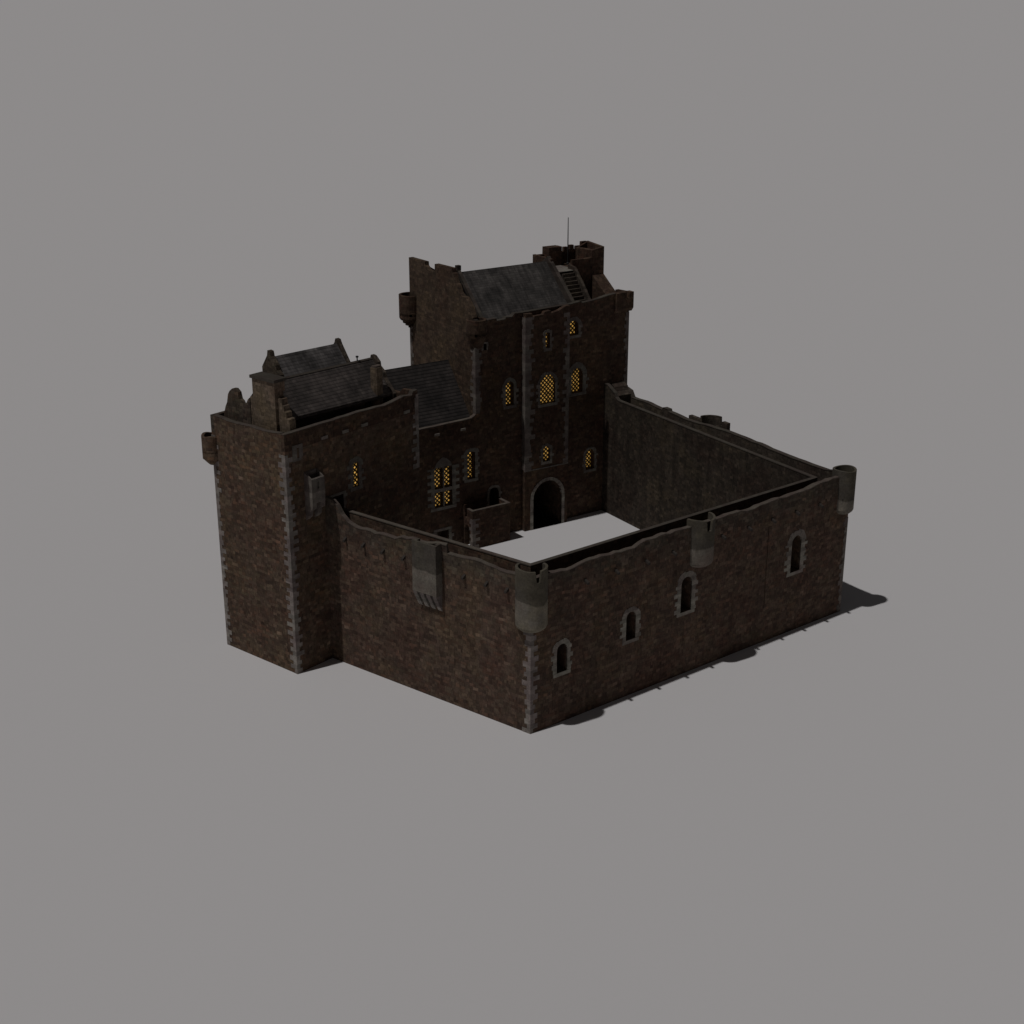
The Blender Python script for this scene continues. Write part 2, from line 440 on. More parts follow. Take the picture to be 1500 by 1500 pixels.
def jit(prof, amp=.05, step=.8):
    """adds small unevenness between the given profile points"""
    out = []
    for (a, za), (b, zb) in zip(prof, prof[1:]):
        out.append((a, za)); L = abs(b-a)
        k = int(L/step)
        for i in range(1, k):
            t = i/k; out.append((a+(b-a)*t, za+(zb-za)*t+random.uniform(-amp, amp)))
    out.append(prof[-1]); return out

# ------------------------------------------------------------------ ground
gm, nt, b = newmat('pale_studio_floor', 1.0, 0.0)
b.inputs['Base Color'].default_value = (.666, .650, .653, 1)
me = bpy.data.meshes.new('ground'); S = 40000
me.from_pydata([(-S, -S, 0), (S, -S, 0), (S, S, 0), (-S, S, 0)], [], [(0, 1, 2, 3)])
go = bpy.data.objects.new('ground', me); C.objects.link(go); me.materials.append(gm); go['kind'] = 'structure'

# ------------------------------------------------------------------ KITCHEN TOWER
tw = thing('kitchen_tower', 'square rubble tower at the left end with two slated roofs behind its parapet', 'tower', T.p(8.5, -5))
cut = MB()
body = MB().prism([T.p(0,0), T.p(17,0), T.p(17,-10), T.p(0,-10)], 0, 21.6)
window(tw, T, 8.12, 8.8, 16.2, 18.55, 0, cut, 'seg', .5, 'glass_t', .22, 'surround_k', label='narrow lit window of the kitchen tower')
window(tw, T, 5.35, 6.75, 13.1, 15.95, 0, cut, 'flat', .3, None, mat='surround_k', name='doorway', sill=False)
put('wall', body, M['stone'], tw, cut)
# parapets (one closed ring of four walls butted end to end)
fp = jit([(0, 23.2), (2.2, 23.2), (6, 23.18), (9.3, 23.25), (12.5, 23.1), (13.5, 23.2), (15.1, 23.45), (16.2, 23.3), (16.35, 23.65), (17, 23.7)], .04)
put('parapet', MB().wall(T, 0, -.45, fp, 21.6), M['stone_k'], tw)
wp_ = jit([(-9.55, 23.2), (-7.5, 23.02), (-4.6, 23.12), (-2.6, 23.05), (-.45, 23.25)], .04)
put('parapet', MB().wallx(T, 0, .45, wp_, 21.6), M['stone'], tw)
put('parapet', MB().wallx(T, 16.55, 17, [(-9.55, 23.5), (-6.2, 23.9), (-5.0, 24.9), (-4.3, 24.1), (-3.6, 23.4), (-3.2, 23.2), (-1.95, 23.1), (-1.6, 23.6), (-.45, 23.65)], 21.6), M['stone_k'], tw)
bp_ = [(0, 23.2), (17, 23.2)]
put('parapet', MB().wall(T, -9.55, -10, bp_, 21.6), M['stone_g'], tw)
cp = MB(); copestrip(cp, T, 0, -.45, fp, t=.04, lip=.02); put('coping', cp, M['cope_k'], tw)
cp = MB()
for (a, za), (b2, zb) in zip(wp_, wp_[1:]):
    cp.extrx(T, [(a, za), (a, za+.05), (b2, zb+.05), (b2, zb)], -.02, .47)
put('coping', cp, M['cope_k'], tw)
put('broken_gable', MB().extrx(T, [(-9.55, 21.6), (-9.5, 23.1), (-9.2, 23.9), (-8.95, 24.3), (-8.75, 25.1), (-8.5, 25.45), (-8.1, 25.75), (-7.75, 25.78), (-7.35, 25.5), (-7.2, 24.9), (-6.95, 24.75), (-6.8, 24.5), (-6.55, 24.62), (-6.2, 24.75), (-6.0, 25.1), (-5.75, 25.3), (-5.7, 21.6)], 1.2, 1.65), M['curtain'], tw, label='ragged gable fragment left of the chimney')
# front roof
_o = T.p(2.0, -5.2); TR = Frame(_o.x, _o.y, 45.3)     # the two roofs lie slightly askew to the tower walls
_o = T.p(6.2, -8.1); TQ = Frame(_o.x, _o.y, 44.3)
def gable_roof(F, s0, s1, ne, nr, nb, ze, zr, zb):
    return MB().extrx(F, [(ne, ze), (nr, zr), (nb, zb), (nb, min(ze, zb)-.3), (ne, min(ze, zb)-.3)], s0, s1)
put('roof', gable_roof(TR, -.05, 13.1, 2.75, 0, -2.6, 23.65, 26.55, 23.9), M['roof_t'], tw, label='lower front slate roof of the kitchen tower')
put('ridge', MB().extrx(TR, [(.13, 26.5), (0, 26.64), (-.13, 26.5)], 0, 13.1), M['cope_k'], tw)
put('roof', gable_roof(TQ, 0, 7.45, 2.3, 0, -1.3, 25.1, 27.75, 26.4), M['roof_r'], tw, label='higher rear slate roof of the kitchen tower')
# west gable with its big chimney
g_ = [(-.5, 21.6), (-.55, 23.7), (-.62, 24.2), (-.95, 24.25), (-1.0, 24.75), (-1.2, 24.85), (-1.25, 25.3), (-1.45, 25.35), (-1.5, 25.9), (-1.95, 25.95), (-2.0, 26.4), (-4.85, 26.4), (-5.1, 25.65), (-5.68, 25.45), (-5.69, 21.6)]
put('gable', MB().extrx(T, g_, 1.25, 1.95), M['brick'], tw)
ch = put('chimney', MB().box(T, .95, 1.25, -4.95, -2.0, 22.6, 27.35).box(T, 1.25, 2.15, -4.95, -2.0, 26.4, 27.35), M['brick'], tw, label='broad stone chimney over the west gable')
put('chimney_cap', MB().box(T, .82, 2.3, -5.12, -1.85, 27.35, 27.62), M['cope_k'], ch)
# copings of the rear roof gables with finials
def coping_line(mb, F, s0, s1, pts, t=.3):
    for (a, za), (b2, zb) in zip(pts, pts[1:]):
        mb.extrx(F, [(a, za-.3), (a, za+t), (b2, zb+t), (b2, zb-.3)], s0, s1)
    return mb
mb = MB()
mb.extrx(TQ, [(2.45, 23.5), (2.35, 25.3), (1.75, 25.8), (1.65, 26.35), (1.15, 26.7), (1.05, 27.15), (0.35, 27.9), (0.25, 28.35), (-0.15, 28.4), (-0.25, 27.9), (-1.15, 26.7), (-1.15, 23.5)], -.45, 0)
put('gable', mb, M['stone_g'], tw)
mb = MB()
mb.extrx(TQ, [(2.35, 23.5), (2.25, 25.2), (0.35, 27.75), (0.15, 28.15), (-0.20, 28.2), (-0.35, 27.8), (-1.25, 26.7), (-1.25, 23.5)], 7.45, 7.85)
put('gable', mb, M['stone_g'], tw)
mb = MB()
mb.extrx(TR, [(3.00, 21.6), (3.00, 23.6), (1.70, 24.9), (1.60, 25.4), (0.90, 25.9), (0.85, 26.3), (0.25, 26.8), (-0.15, 26.85), (-0.30, 26.3), (-1.30, 25.0), (-1.30, 21.6)], 13.1, 13.5)
put('gable', mb, M['stone_g'], tw)
# round-shouldered chimney stack behind the front parapet
st = put('chimney', MB().prism([T.p(12.95,-1.75), T.p(13.1,-1.5), T.p(13.85,-1.5), T.p(14.0,-1.75), T.p(14.0,-2.2), T.p(12.95,-2.2)], 21.6, 26.35), M['brick'], tw, label='plain upright chimney stack behind the front parapet')
put('chimney_cap', MB().prism([T.p(13.02,-1.8), T.p(13.15,-1.6), T.p(13.8,-1.6), T.p(13.92,-1.8), T.p(13.92,-2.12), T.p(13.02,-2.12)], 26.35, 26.5), M['cope'], st)
put('roof_vent', MB().drum(TR.p(11.3, 0), [(.06, 26.5), (.06, 26.9), (.14, 26.95), (.14, 27.07)], 10), M['pole'], tw)
# corbelled oriel on the courtyard side
mb = MB().extrx(T, [(0, 16.4), (1.0, 16.4), (1.0, 18.72), (0, 19.3)], 2.05, 3.6)
c2 = MB().box(T, 2.72, 2.92, .85, 1.3, 17.75, 18.4).box(T, 2.2, 3.45, .12, .86, 17.2, 20)
o_ = put('garderobe', mb, M['quoin_k'], tw, c2, label='small corbelled stone box with a slit, open and dark on top')
for a in (2.05, 3.1):
    put('corbel', MB().extrx(T, [(0, 16.4), (1.0, 16.4), (.92, 15.9), (.5, 15.6), (.42, 15.1), (0, 14.7)], a, a+.5), M['quoin_k'], o_)
# little corner turret slit at the front corner
mb = MB().extr(T, [(.85, 20.5), (1.75, 20.5), (2.05, 20.9), (2.05, 22.0), (.85, 22.0)], -.05, .07)
c2 = MB().box(T, 1.35, 1.62, -.5, .5, 20.75, 21.7)
put('slit_frame', mb, M['surround_k'], tw, c2)
# stones bedded in the wall below the parapet
for s, z in ((4.7, 21.9), (7.3, 21.87), (9.75, 21.92), (15.4, 21.9)):
    put('corbel', MB().box(T, s-.38, s+.38, -.1, .12, z-.16, z+.14), M['surround'], tw)
mb = MB(); quoins(mb, T, 0, 0, 1, -1, 0, 21.3, out=.03); put('quoin', mb, M['quoin'], tw, label='pale corner stones of the front corner')
mb = MB(); quoins(mb, T, 0, -10, 1, 1, 0, 21.3, out=.03, long=.7); put('quoin', mb, M['quoin'], tw)
mb = MB(); quoins(mb, T, 17, 0, -1, -1, 15.9, 21.6, out=.03); mb2 = quoins(mb, T, 17, 0, -1, -1, 21.6, 23.3, out=.04, short=.4, long=.42); put('quoin', mb2, M['quoin'], tw)
# bartizan at the far left corner
bc = T.p(.3, -10.3)
bt = put('bartizan', MB().tube(bc, 1.02, .75, 19.6, lambda a: 21.15+.08*math.sin(R(a*3)), seg=28), M['stone'], tw, label='round turret corbelled out behind the left corner')
put('corbel', MB().drum(bc, [(.45, 18.35), (.7, 18.6), (.9, 18.85), (1.02, 18.95), (1.02, 19.72)], 28), M['stone'], bt)

# ------------------------------------------------------------------ GREAT HALL
hall = thing('great_hall', 'low hall range with a steep ribbed slate roof between the two towers', 'building', K.p(-15, -5))
cut = MB()
body = MB().prism([K.p(-27,0), K.p(-6.1,0), K.p(-6.1,-11.2), K.p(-27,-11.2)], 0, 13.9)
mw = MB()
for a, b2 in ((-11.7, -10.62), (-10.42, -9.42)):
    for z0, z1, kd in ((7.35, 9.75, 'seg'), (5.15, 6.95, 'seg')):
        cut.extr(K, arch_pts(a, b2, z0, z1, kd), -1.3, .5)
sr = MB()
# frame of the four-light window
surround(sr, K, -11.7, -9.42, 5.15, 10.1, 0, 'round', .6, seg=9)
sr.bm.free(); sr = MB()
for side, x0 in ((-1, -11.7), (1, -9.42)):
    z = 4.9; k = 0
    while z < 9.6:
        h = random.uniform(.35, .5); w = .95 if k % 2 else .5
        sr.box(K, x0-w if side < 0 else x0, x0 if side < 0 else x0+w, -.14, .035, z, min(z+h, 9.8)-.01); z += h; k += 1
sr.box(K, -12.3, -8.9, -.14, .07, 4.78, 5.14)
sr.extr(K, [(-11.7, 9.82), (-9.42, 9.82), (-9.6, 10.3), (-10.1, 10.75), (-10.56, 10.95), (-11.0, 10.75), (-11.5, 10.3)], -.14, .035)
mf = put('window', sr, M['surround_k'], hall, label='lit window of four lights with stone cross')
put('mullion', MB().box(K, -10.62, -10.42, -.3, .02, 5.14, 9.8).box(K, -11.7, -10.63, -.3, .01, 6.96, 7.33).box(K, -10.41, -9.42, -.3, .01, 6.96, 7.33), M['surround_k'], mf)
for a, b2 in ((-11.7, -10.62), (-10.42, -9.42)):
    for z0, z1 in ((7.35, 9.75), (5.15, 6.95)):
        put('pane', MB().extr(K, arch_pts(a-.02, b2+.02, z0-.02, z1+.02, 'seg'), -.66, -.6), M['glass_k'], mf)
window(hall, K, -7.38, -6.34, 7.7, 10.9, 0, cut, 'seg', .45, 'glass_k', .7, 'surround_k', label='tall narrow lit window over the stair block')
window(hall, K, -11.5, -9.95, 0.1, 2.25, 0, cut, 'flat', .4, None, mat='surround_k', name='doorway', sill=False)
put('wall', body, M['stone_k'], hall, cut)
gp = jit([(-27, 14.7), (-13.5, 14.6), (-9.1, 14.7), (-6.8, 14.78), (-6.4, 14.95), (-6.1, 15.2)], .02)
put('parapet', MB().wall(K, 0, -.4, gp, 13.9), M['stone_k'], hall)
cp = MB(); copestrip(cp, K, 0, -.4, gp, t=.06); put('coping', cp, M['cope'], hall)
put('roof', gable_roof(K, -27, -6.1, -.75, -5.7, -10.9, 14.1, 20.25, 14.3), M['roof_h'], hall)
put('gable', MB().wallx(K, -27.4, -27, [(-.4, 14.9), (-5.7, 20.8), (-11.2, 14.9)], 0), M['stone_k'], hall)
for s, z in ((-11.3, 13.7), (-7.9, 13.72)):
    put('corbel', MB().box(K, s-.3, s+.3, -.1, .14, z-.14, z+.12), M['surround'], hall)
# forestair block
cut2 = MB()
blk = MB().box(K, -8.05, -2.9, 0.0, 2.0, 0, 3.5)
cut2.extrx(K, [(.35, -.2), (1.45, -.2), (1.45, 2.1), (1.3, 2.5), (.9, 2.75), (.5, 2.5), (.35, 2.1)], -9, -6.4)
sb = put('forestair', blk, M['stone_k'], hall, cut2, label='walled stair landing with an arched opening in its side')
put('parapet', MB().box(K, -8.05, -2.9, 1.7, 2.0, 3.5, 4.55).box(K, -3.2, -2.9, 0, 1.7, 3.5, 4.55).box(K, -8.05, -7.75, .9, 1.7, 3.5, 4.55).box(K, -8.05, -7.75, 0, .35, 3.5, 4.9), M['stone_k'], sb)
put('coping', MB().box(K, -8.08, -2.87, 1.68, 2.03, 4.55, 4.63).box(K, -3.22, -2.87, 0, 1.68, 4.55, 4.63).box(K, -8.08, -7.73, .9, 1.68, 4.55, 4.63), M['cope'], sb)
mb = MB(); quoins(mb, K, -8.05, 2.0, 1, -1, 0, 3.6, out=.03); put('quoin', mb, M['quoin_k'], sb)
# link wall closing the gap behind the kitchen tower
put('side_wall', MB().box(K, -26.5, -24.6, 0, 5.0, 0, 14), M['stone_k'], hall)

# ------------------------------------------------------------------ GATEHOUSE KEEP
kp = thing('gatehouse_keep', 'tallest tower of the castle with a slate roof, cap house and arched gate', 'tower', K.p(4.6, -7))
cut = MB(); cutg = MB()
body = MB().prism([K.p(-6.1,0), K.p(15.4,0), K.p(15.4,-14), K.p(-6.1,-14)], 0, 24.2)
put('passage_shade_slab', MB().prism([GT.p(1.2,-.02), GT.p(5.15,-.02), GT.p(5.15,-6), GT.p(1.2,-6)], -.05, .03), M['void'], kp)  # added near-black slab: the gate passage's deep shade put into colour
L = 'surround_k'
window(kp, K, -2.12, -1.03, 15.45, 18.25, 0, cut, 'round', .4, 'glass_k', .75, L, label='lit window left of the gate turret')
window(kp, K, -5.08, -4.68, 22.3, 23.05, 0, cut, 'flat', .18, None, mat=L, label='tiny dark loop under the front left corner', sill=False)
window(kp, K, 6.62, 8.0, 22.35, 24.05, 0, cut, 'round', .42, 'glass_k', .75, L, label='topmost lit window, right of the gate turret')
window(kp, K, 7.12, 8.74, 15.45, 18.4, 0, cut, 'round', .6, 'glass_k', .75, L, label='wide arched lit window in the middle storey right of the gate turret')
window(kp, K, 9.4, 10.72, 5.65, 8.15, 0, cut, 'round', .3, 'glass_k', .75, L, label='lowest lit window, beside the courtyard corner')
window(kp, K, -4.42, -3.12, 3.55, 6.05, 0, cut, 'round', .28, None, mat=L, name='doorway', sill=False, label='dark arched doorway on the stair landing')
cut.extr(GT, arch_pts(1.15, 5.2, -.5, 5.75, 'round', 16), -6, .5)
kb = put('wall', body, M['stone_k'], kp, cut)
# gate turret
tur = MB().prism([GT.p(0,0), GT.p(6.0,0), GT.p(6.0,-.85), GT.p(0,-.75)], 0, 25.3)
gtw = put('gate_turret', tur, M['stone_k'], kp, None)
def recut(o, cutter):
    off = origin[o.name]; cme = cutter.mesh('cutter'); cme.transform(Matrix.Translation(-off))
    co = bpy.data.objects.new('cutter', cme); C.objects.link(co); co.location = off
    md = o.modifiers.new('b', 'BOOLEAN'); md.operation = 'DIFFERENCE'; md.solver = 'EXACT'; md.object = co
    dg = bpy.context.evaluated_depsgraph_get(); dg.update()
    new = bpy.data.meshes.new_from_object(o.evaluated_get(dg)); o.modifiers.clear(); o.data = new
    bpy.data.objects.remove(co); bpy.data.meshes.remove(cme)
window(gtw, GT, 2.74, 3.3, 21.6, 23.4, 0, cutg, 'seg', .3, 'glass_k', .52, L, deep=.6, label='narrow lit loop high on the gate turret')
window(gtw, GT, 2.05, 4.1, 15.1, 18.5, 0, cutg, 'round', .35, 'glass_k', .34, L, deep=.6, label='largest arched lit window, above the gate')
window(gtw, GT, 2.5, 3.45, 8.15, 9.95, 0, cutg, 'round', .32, 'glass_k', .36, L, deep=.6, label='small lit window just above the gate arch')
cutg.extr(GT, arch_pts(1.15, 5.2, -.5, 5.75, 'round', 16), -3, .5)
recut(gtw, cutg)
mb = MB()
for i in range(13):
    t0, t1 = math.pi*i/13+.01, math.pi*(i+1)/13-.01; W_, rs, o = 2.025, 2.025, .38; c_, zs = 3.175, 5.75-2.025
    mb.extr(GT, [(c_+W_*math.cos(t0), zs+rs*math.sin(t0)), (c_+(W_+o)*math.cos(t0), zs+(rs+o)*math.sin(t0)),
                 (c_+(W_+o)*math.cos(t1), zs+(rs+o)*math.sin(t1)), (c_+W_*math.cos(t1), zs+rs*math.sin(t1))], -.3, .06)
for a in (.77, 5.2):
    z = 0
    while z < 3.7:
        h = min(.55, 3.72-z); mb.box(GT, a, a+.38, -.3, .06, z, z+h-.01); z += h
put('gate_arch', mb, M['surround'], gtw)
put('string_course', MB().box(GT, -.05, 6.05, -.1, .07, 7.35, 7.47), M['surround_k'], gtw)
mb = MB(); quoins(mb, GT, 0, 0, 1, -1, 7.5, 25.4, long=1.15, short=.7, h=.5); put('quoin', mb, M['quoin_k'], gtw)
mb = MB(); quoins(mb, GT, 6.0, 0, -1, -1, 7.5, 25.4, long=.75, short=.4, h=.5); put('quoin', mb, M['quoin_k'], gtw)
put('parapet', MB().wall(GT, 0, -.5, jit([(0, 25.85), (.9, 25.8), (1.0, 25.45), (2.4, 25.5), (2.6, 25.8), (3.4, 25.85), (3.5, 25.5), (4.6, 25.75), (5.4, 26.1), (6.0, 26.15)], .05), 25.3), M['stone_k'], gtw)
# front parapet with low worn merlons
pf = [(-6.1, 25.75), (-5.6, 25.7), (-5.5, 25.45), (-4.6, 25.4), (-4.5, 25.6), (-3.4, 25.65), (-3.3, 25.35), (-2.2, 25.4), (-2.1, 25.6), (-1.3, 25.55), (-.9, 25.9), (0, 25.85), (6, 26.0), (6.9, 26.0), (8.2, 26.15), (8.5, 25.95), (10.1, 26.05), (10.9, 26.15), (12.0, 26.35), (13.2, 26.45), (13.3, 26.5)]
put('parapet', MB().wall(K, 0, -.5, jit(pf, .03), 24.2), M['stone_k'], kp)
cp = MB(); copestrip(cp, K, 0, -.5, pf, t=.05, lip=.04); put('coping', cp, M['cope_k'], kp)
# west wall head rising to the gable and running back level
wg = [(-14, 30.6), (-10.45, 30.62), (-10.4, 30.2), (-9.9, 29.85), (-9.4, 29.72), (-8.35, 29.78), (-8.3, 30.7), (-4.66, 30.78), (-4.6, 30.3), (-4.35, 30.2), (-3.9, 29.2), (-3.6, 29.1), (-3.2, 28.3), (-2.67, 28.0), (-1.9, 27.95), (-1.0, 27.1), (-.75, 26.5), (-.5, 26.0)]
put('parapet', MB().wallx(K, -6.1, -5.55, wg, 24.2), M['stone_w'], kp, label='high west wall head with a broken notch')
put('side_wall', MB().box(K, -6.16, -6.1, -13.95, -.05, 13.5, 24.2), M['stone_w'], kp)
put('parapet', MB().wall(K, -13.5, -14, [(-5.55, 30.5), (0, 27.2), (7, 26.5), (15.4, 27)], 24.2), M['stone_k'], kp)
# main roof
put('roof', gable_roof(K, -4.35, 7.5, -.95, -5.75, -12.4, 25.1, 30.0, 24.8), M['roof_k'], kp)
mb = coping_line(MB(), K, -4.75, -4.35, [(-.9, 25.35), (-5.9, 30.25), (-12.4, 25.2)], .26)
put('gable_wall', MB().wallx(K, -4.75, -4.36, [(-12.4, 24.85), (-5.9, 29.9), (-.9, 25.0)], 24.2), M['dark_gable'], kp)  # near-black colour set here to darken the gap beside the west wall head
mb.box(K, -4.8, -4.3, -6.1, -5.6, 30.2, 30.75)
put('gable', mb, M['cope_k'], kp)
mb = coping_line(MB(), K, 7.5, 7.95, [(-.45, 25.75), (-5.6, 30.45), (-12.4, 25.4)], .14)
mb.wallx(K, 7.5, 7.95, [(-12.4, 25.0), (-5.6, 30.2), (-.6, 25.5)], 24.2)
put('gable', mb, M['cope_k'], kp)
# cap house and its stair
caph = put('cap_house', MB().box(K, 8.0, 13.6, -8.58, -5.0, 24.2, 28.9), M['stone_k'], kp)
cren = []
for a, b2, z in ((8.0, 9.0, 30.3), (9.0, 10.9, 31.15), (10.9, 11.9, 30.35), (11.9, 12.5, 30.85), (12.5, 12.8, 30.55), (12.8, 13.35, 31.0), (13.35, 13.7, 30.45), (13.7, 14.5, 30.8), (14.5, 15.4, 31.25)):
    cren += [(a, z), (b2-.02, z-.02)]
put('parapet', MB().wall(K, -8.2, -8.6, cren, 28.9).box(K, 9.0, 10.9, -8.2, -7.3, 28.9, 31.15), M['stone_k'], caph, label='crenellated back wall of the cap house')
put('parapet', MB().wallx(K, 7.6, 8.0, [(-8.6, 30.35), (-5.0, 30.3)], 24.2), M['stone_k'], caph)
put('parapet', MB().prism([K.p(13.6,-4.96), K.p(15.4,-4.96), K.p(15.4,-8.18), K.p(13.6,-8.18)], 24.2, [30.75, 31.05, 31.3, 30.6]), M['stone_k'], caph, MB().box(K, 13.9, 15.1, -5.25, -7.9, 29.4, 32), label='tall right end block of the cap house')
put('parapet', MB().box(K, 10.7, 13.6, -5.3, -4.97, 28.9, 29.9), M['stone_k'], caph)
put('gable', MB().wallx(K, 13.7, 15.4, [(-4.95, 27.8), (-2.2, 25.8), (-.5, 25.4)], 24.2), M['stone_k'], kp)
put('parapet', MB().wallx(K, 15.0, 15.4, [(-13.5, 27.0), (-8.61, 27.3)], 24.2), M['stone_k'], kp)
mb = MB()
for i in range(10):
    z = 25.1+i*.40; n = -.85-i*.30
    mb.box(K, 8.35, 10.05, n-.3, n, 24.2, z)
stp = put('stair', mb, M['stone_g'], kp, label='steep stone steps up to the cap house')
put('parapet', MB().wallx(K, 10.06, 10.4, [(-4.98, 29.5), (-3.8, 29.3), (-2.0, 27.4), (-.75, 25.9)], 24.2), M['stone_g'], stp)
put('floor', MB().box(K, 8.0, 10.7, -8.15, -3.86, 28.9, 28.96), M['surround_k'], caph)
# corner bartizans
mb = MB().wall(K, .32, -.5, [(13.3, 26.5), (14.75, 26.55), (14.78, 25.75), (15.15, 25.8), (15.2, 26.5), (15.8, 26.5)], 24.75)
mb.wallx(K, 15.35, 15.8, [(-2.6, 26.3), (-.52, 26.4)], 24.75)
mb.extrx(K, [(-2.6, 24.75), (.32, 24.75), (.3, 24.6), (0, 24.2), (-2.6, 24.2)], 13.3, 15.8)
put('bartizan', mb, M['stone_k'], kp, label='square corbelled turret at the right corner of the keep')
bc = K.p(-5.6, -.6)
bt = put('bartizan', MB().tube(bc, 1.15, .85, 24.0, lambda a: 25.75, seg=26), M['stone_k'], kp, label='rounded corner turret at the front left corner')
put('corbel', MB().drum(bc, [(.72, 22.6), (.85, 23.1), (1.0, 23.5), (1.15, 24.0), (1.15, 24.3)], 26), M['stone_k'], bt)
bc = K.p(-5.95, -13.95)
bt = put('bartizan', MB().tube(bc, 1.45, 1.15, 23.9, lambda a: 26.3, seg=30), M['stone_k'], kp, label='round corbelled turret at the far back corner')
put('corbel', MB().drum(bc, [(.4, 22.4), (.4, 22.7), (.75, 22.7), (.75, 23.0), (1.05, 23.0), (1.05, 23.3), (1.3, 23.35), (1.45, 23.6), (1.45, 24.2)], 30), M['stone_k'], bt)
mb = MB(); quoins(mb, K, -6.16, 0, 1, -1, 15.2, 22.7, long=.85, short=.5); put('quoin', mb, M['quoin_k'], kp)
mb = MB(); quoins(mb, K, 15.4, 0, -1, -1, 14, 24.2, long=.6); put('quoin', mb, M['quoin_k'], kp)
mb = MB(); quoins(mb, K, -6.16, -14, 1, 1, 12, 22.6, long=.6); put('quoin', mb, M['quoin_k'], kp)
mb = MB().drum(K.p(12.0, -7.6), [(.07, 28.96), (.06, 32), (.045, 34.4)], 8)
fpole = thing('flagpole', 'thin bare flagpole standing on the cap house of the tallest tower', 'flagpole', K.p(12.0, -7.6, 28.9))
put('pole', mb, M['pole'], fpole)
put('base', MB().drum(K.p(12.0, -7.6), [(.16, 28.9), (.16, 29.05), (.08, 29.15)], 10), M['pole'], fpole)

# ------------------------------------------------------------------ CURTAIN WALLS
G_ = 'curtain walls round the courtyard'
cdw = thing('curtain_wall', 'front left curtain wall with a hanging box machicolation near its middle', 'castle wall', CD.p(11.5, -1.1), G_)
dew = thing('curtain_wall', 'long front right curtain wall with four arched window openings', 'castle wall', DE.p(20, -1.1), G_)
few = thing('curtain_wall', 'far right curtain wall whose inner face looks onto the courtyard', 'castle wall', FE.p(20, -1.7), G_)
kD, kE, kE2 = .793, 1.466, -.525
def mit(F, s0, k0, s1, k1, n0, n1):
    return [F.p(s0+k0*n0, n0), F.p(s1+k1*n0, n0), F.p(s1+k1*n1, n1), F.p(s0+k0*n1, n1)]
WZ = 12.7
# front left
put('wall', MB().prism(mit(CD, -1.4, 0, 22.93, kD, 0, -2.28), 0, WZ), M['curtain'], cdw)
pc = jit([(-1.4, 16.3), (.2, 16.1), (.7, 15.75), (1.3, 14.95), (2.0, 14.45), (3, 14.18), (7.8, 14.25), (8.6, 14.6), (12, 14.8), (13.8, 15.1), (13.9, 14.35), (16.9, 14.55), (19, 14.4), (20.4, 14.27), (22.93, 14.3)], .08, .55)
put('parapet', MB().wall(CD, 0, -.4, pc, WZ, 0, kD), M['curtain'], cdw, label='uneven outer parapet')
ip = [(-.6, 14.5), (22.93, 14.5)]
put('parapet', MB().wall(CD, -1.93, -2.28, ip, WZ, 0, kD), M['stone'], cdw, label='thin straight inner parapet')
cp = MB(); copestrip(cp, CD, 0, -.4, pc, 0, kD, t=.05); put('coping', cp, M['cope'], cdw)
cp = MB(); copestrip(cp, CD, -1.93, -2.28, ip, 0, kD, t=.06, lip=.04); put('coping', cp, M['cope'], cdw)
bx = MB().prism([CD.p(10.5,-.02), CD.p(10.5,.8), CD.p(13.25,.8), CD.p(13.25,-.02)], 10.35, 14.75)
hb = put('machicolation', bx, M['ash'], cdw, label='two-tone stone box hung over the wall on corbels')
put('parapet', MB().box(CD, 10.5, 13.25, .56, .8, 14.75, 15.05).box(CD, 10.5, 10.8, 0, .56, 14.75, 15.0).box(CD, 12.95, 13.25, 0, .56, 14.75, 15.12), M['ash'], hb)
for i in range(4):
    a = 10.52+i*.755
    put('corbel', MB().extrx(CD, [(0, 10.35), (.78, 10.35), (.74, 10.15), (.12, 8.9), (0, 8.75)], a, a+.44), M['quoin'], hb)
def spouts(F, ss, z, parent, L=.55):
    for s in ss:
        put('water_spout', MB().extrx(F, [(0, z-.14), (L, z-.3), (L, z-.1), (0, z+.12)], s-.12, s+.12), M['spout'], parent)
spouts(CD, (1.7, 4.0, 6.4, 8.9, 15.8, 18.3, 20.5), 12.85, cdw, .35)
# front right
cut = MB()
body = MB().prism(mit(DE, 0, -kD, 40.87, kE, 0, -2.28), 0, WZ)
for a, b2, z0, z1, w, lb in ((2.87, 4.04, 4.85, 7.5, .42, 'leftmost of the four arched openings'), (10.87, 12.03, 5.55, 8.25, .45, 'second arched opening from the left'),
                     (17.6, 18.97, 6.35, 9.78, .5, 'third arched opening, left of the wall turret'), (32.57, 33.95, 6.4, 10.15, .55, 'rightmost of the four arched openings')):
    window(dew, DE, a, b2, z0, z1, 0, cut, 'round', w, None, mat='surround', label=lb, deep=1.5)
cut.box(DE, 29.0, 29.12, -.06, .3, 3.5, 12.2)
put('wall', body, M['curtain'], dew, cut)
pd = jit([(0, 14.3), (2, 14.35), (3.85, 14.1), (5.9, 14.38), (7.7, 14.42), (10, 14.22), (11.6, 14.2), (12.9, 14.6), (18.3, 14.5), (22, 14.5), (24, 14.55), (26.3, 14.35), (27.5, 14.5), (29, 14.54), (34, 14.6), (36, 14.85), (38.5, 14.9), (40.87, 14.9)], .08, .55)
put('parapet', MB().wall(DE, 0, -.4, pd, WZ, -kD, kE), M['curtain'], dew, label='uneven outer parapet')
ip = [(0, 14.5), (40.87, 14.5)]
put('parapet', MB().wall(DE, -1.93, -2.28, ip, WZ, -kD, kE), M['stone_k'], dew, label='thin straight inner parapet')
cp = MB(); copestrip(cp, DE, 0, -.4, pd, -kD, kE, t=.05); put('coping', cp, M['cope'], dew)
cp = MB(); copestrip(cp, DE, -1.93, -2.28, ip, -kD, kE, t=.06, lip=.04); put('coping', cp, M['cope_k'], dew)
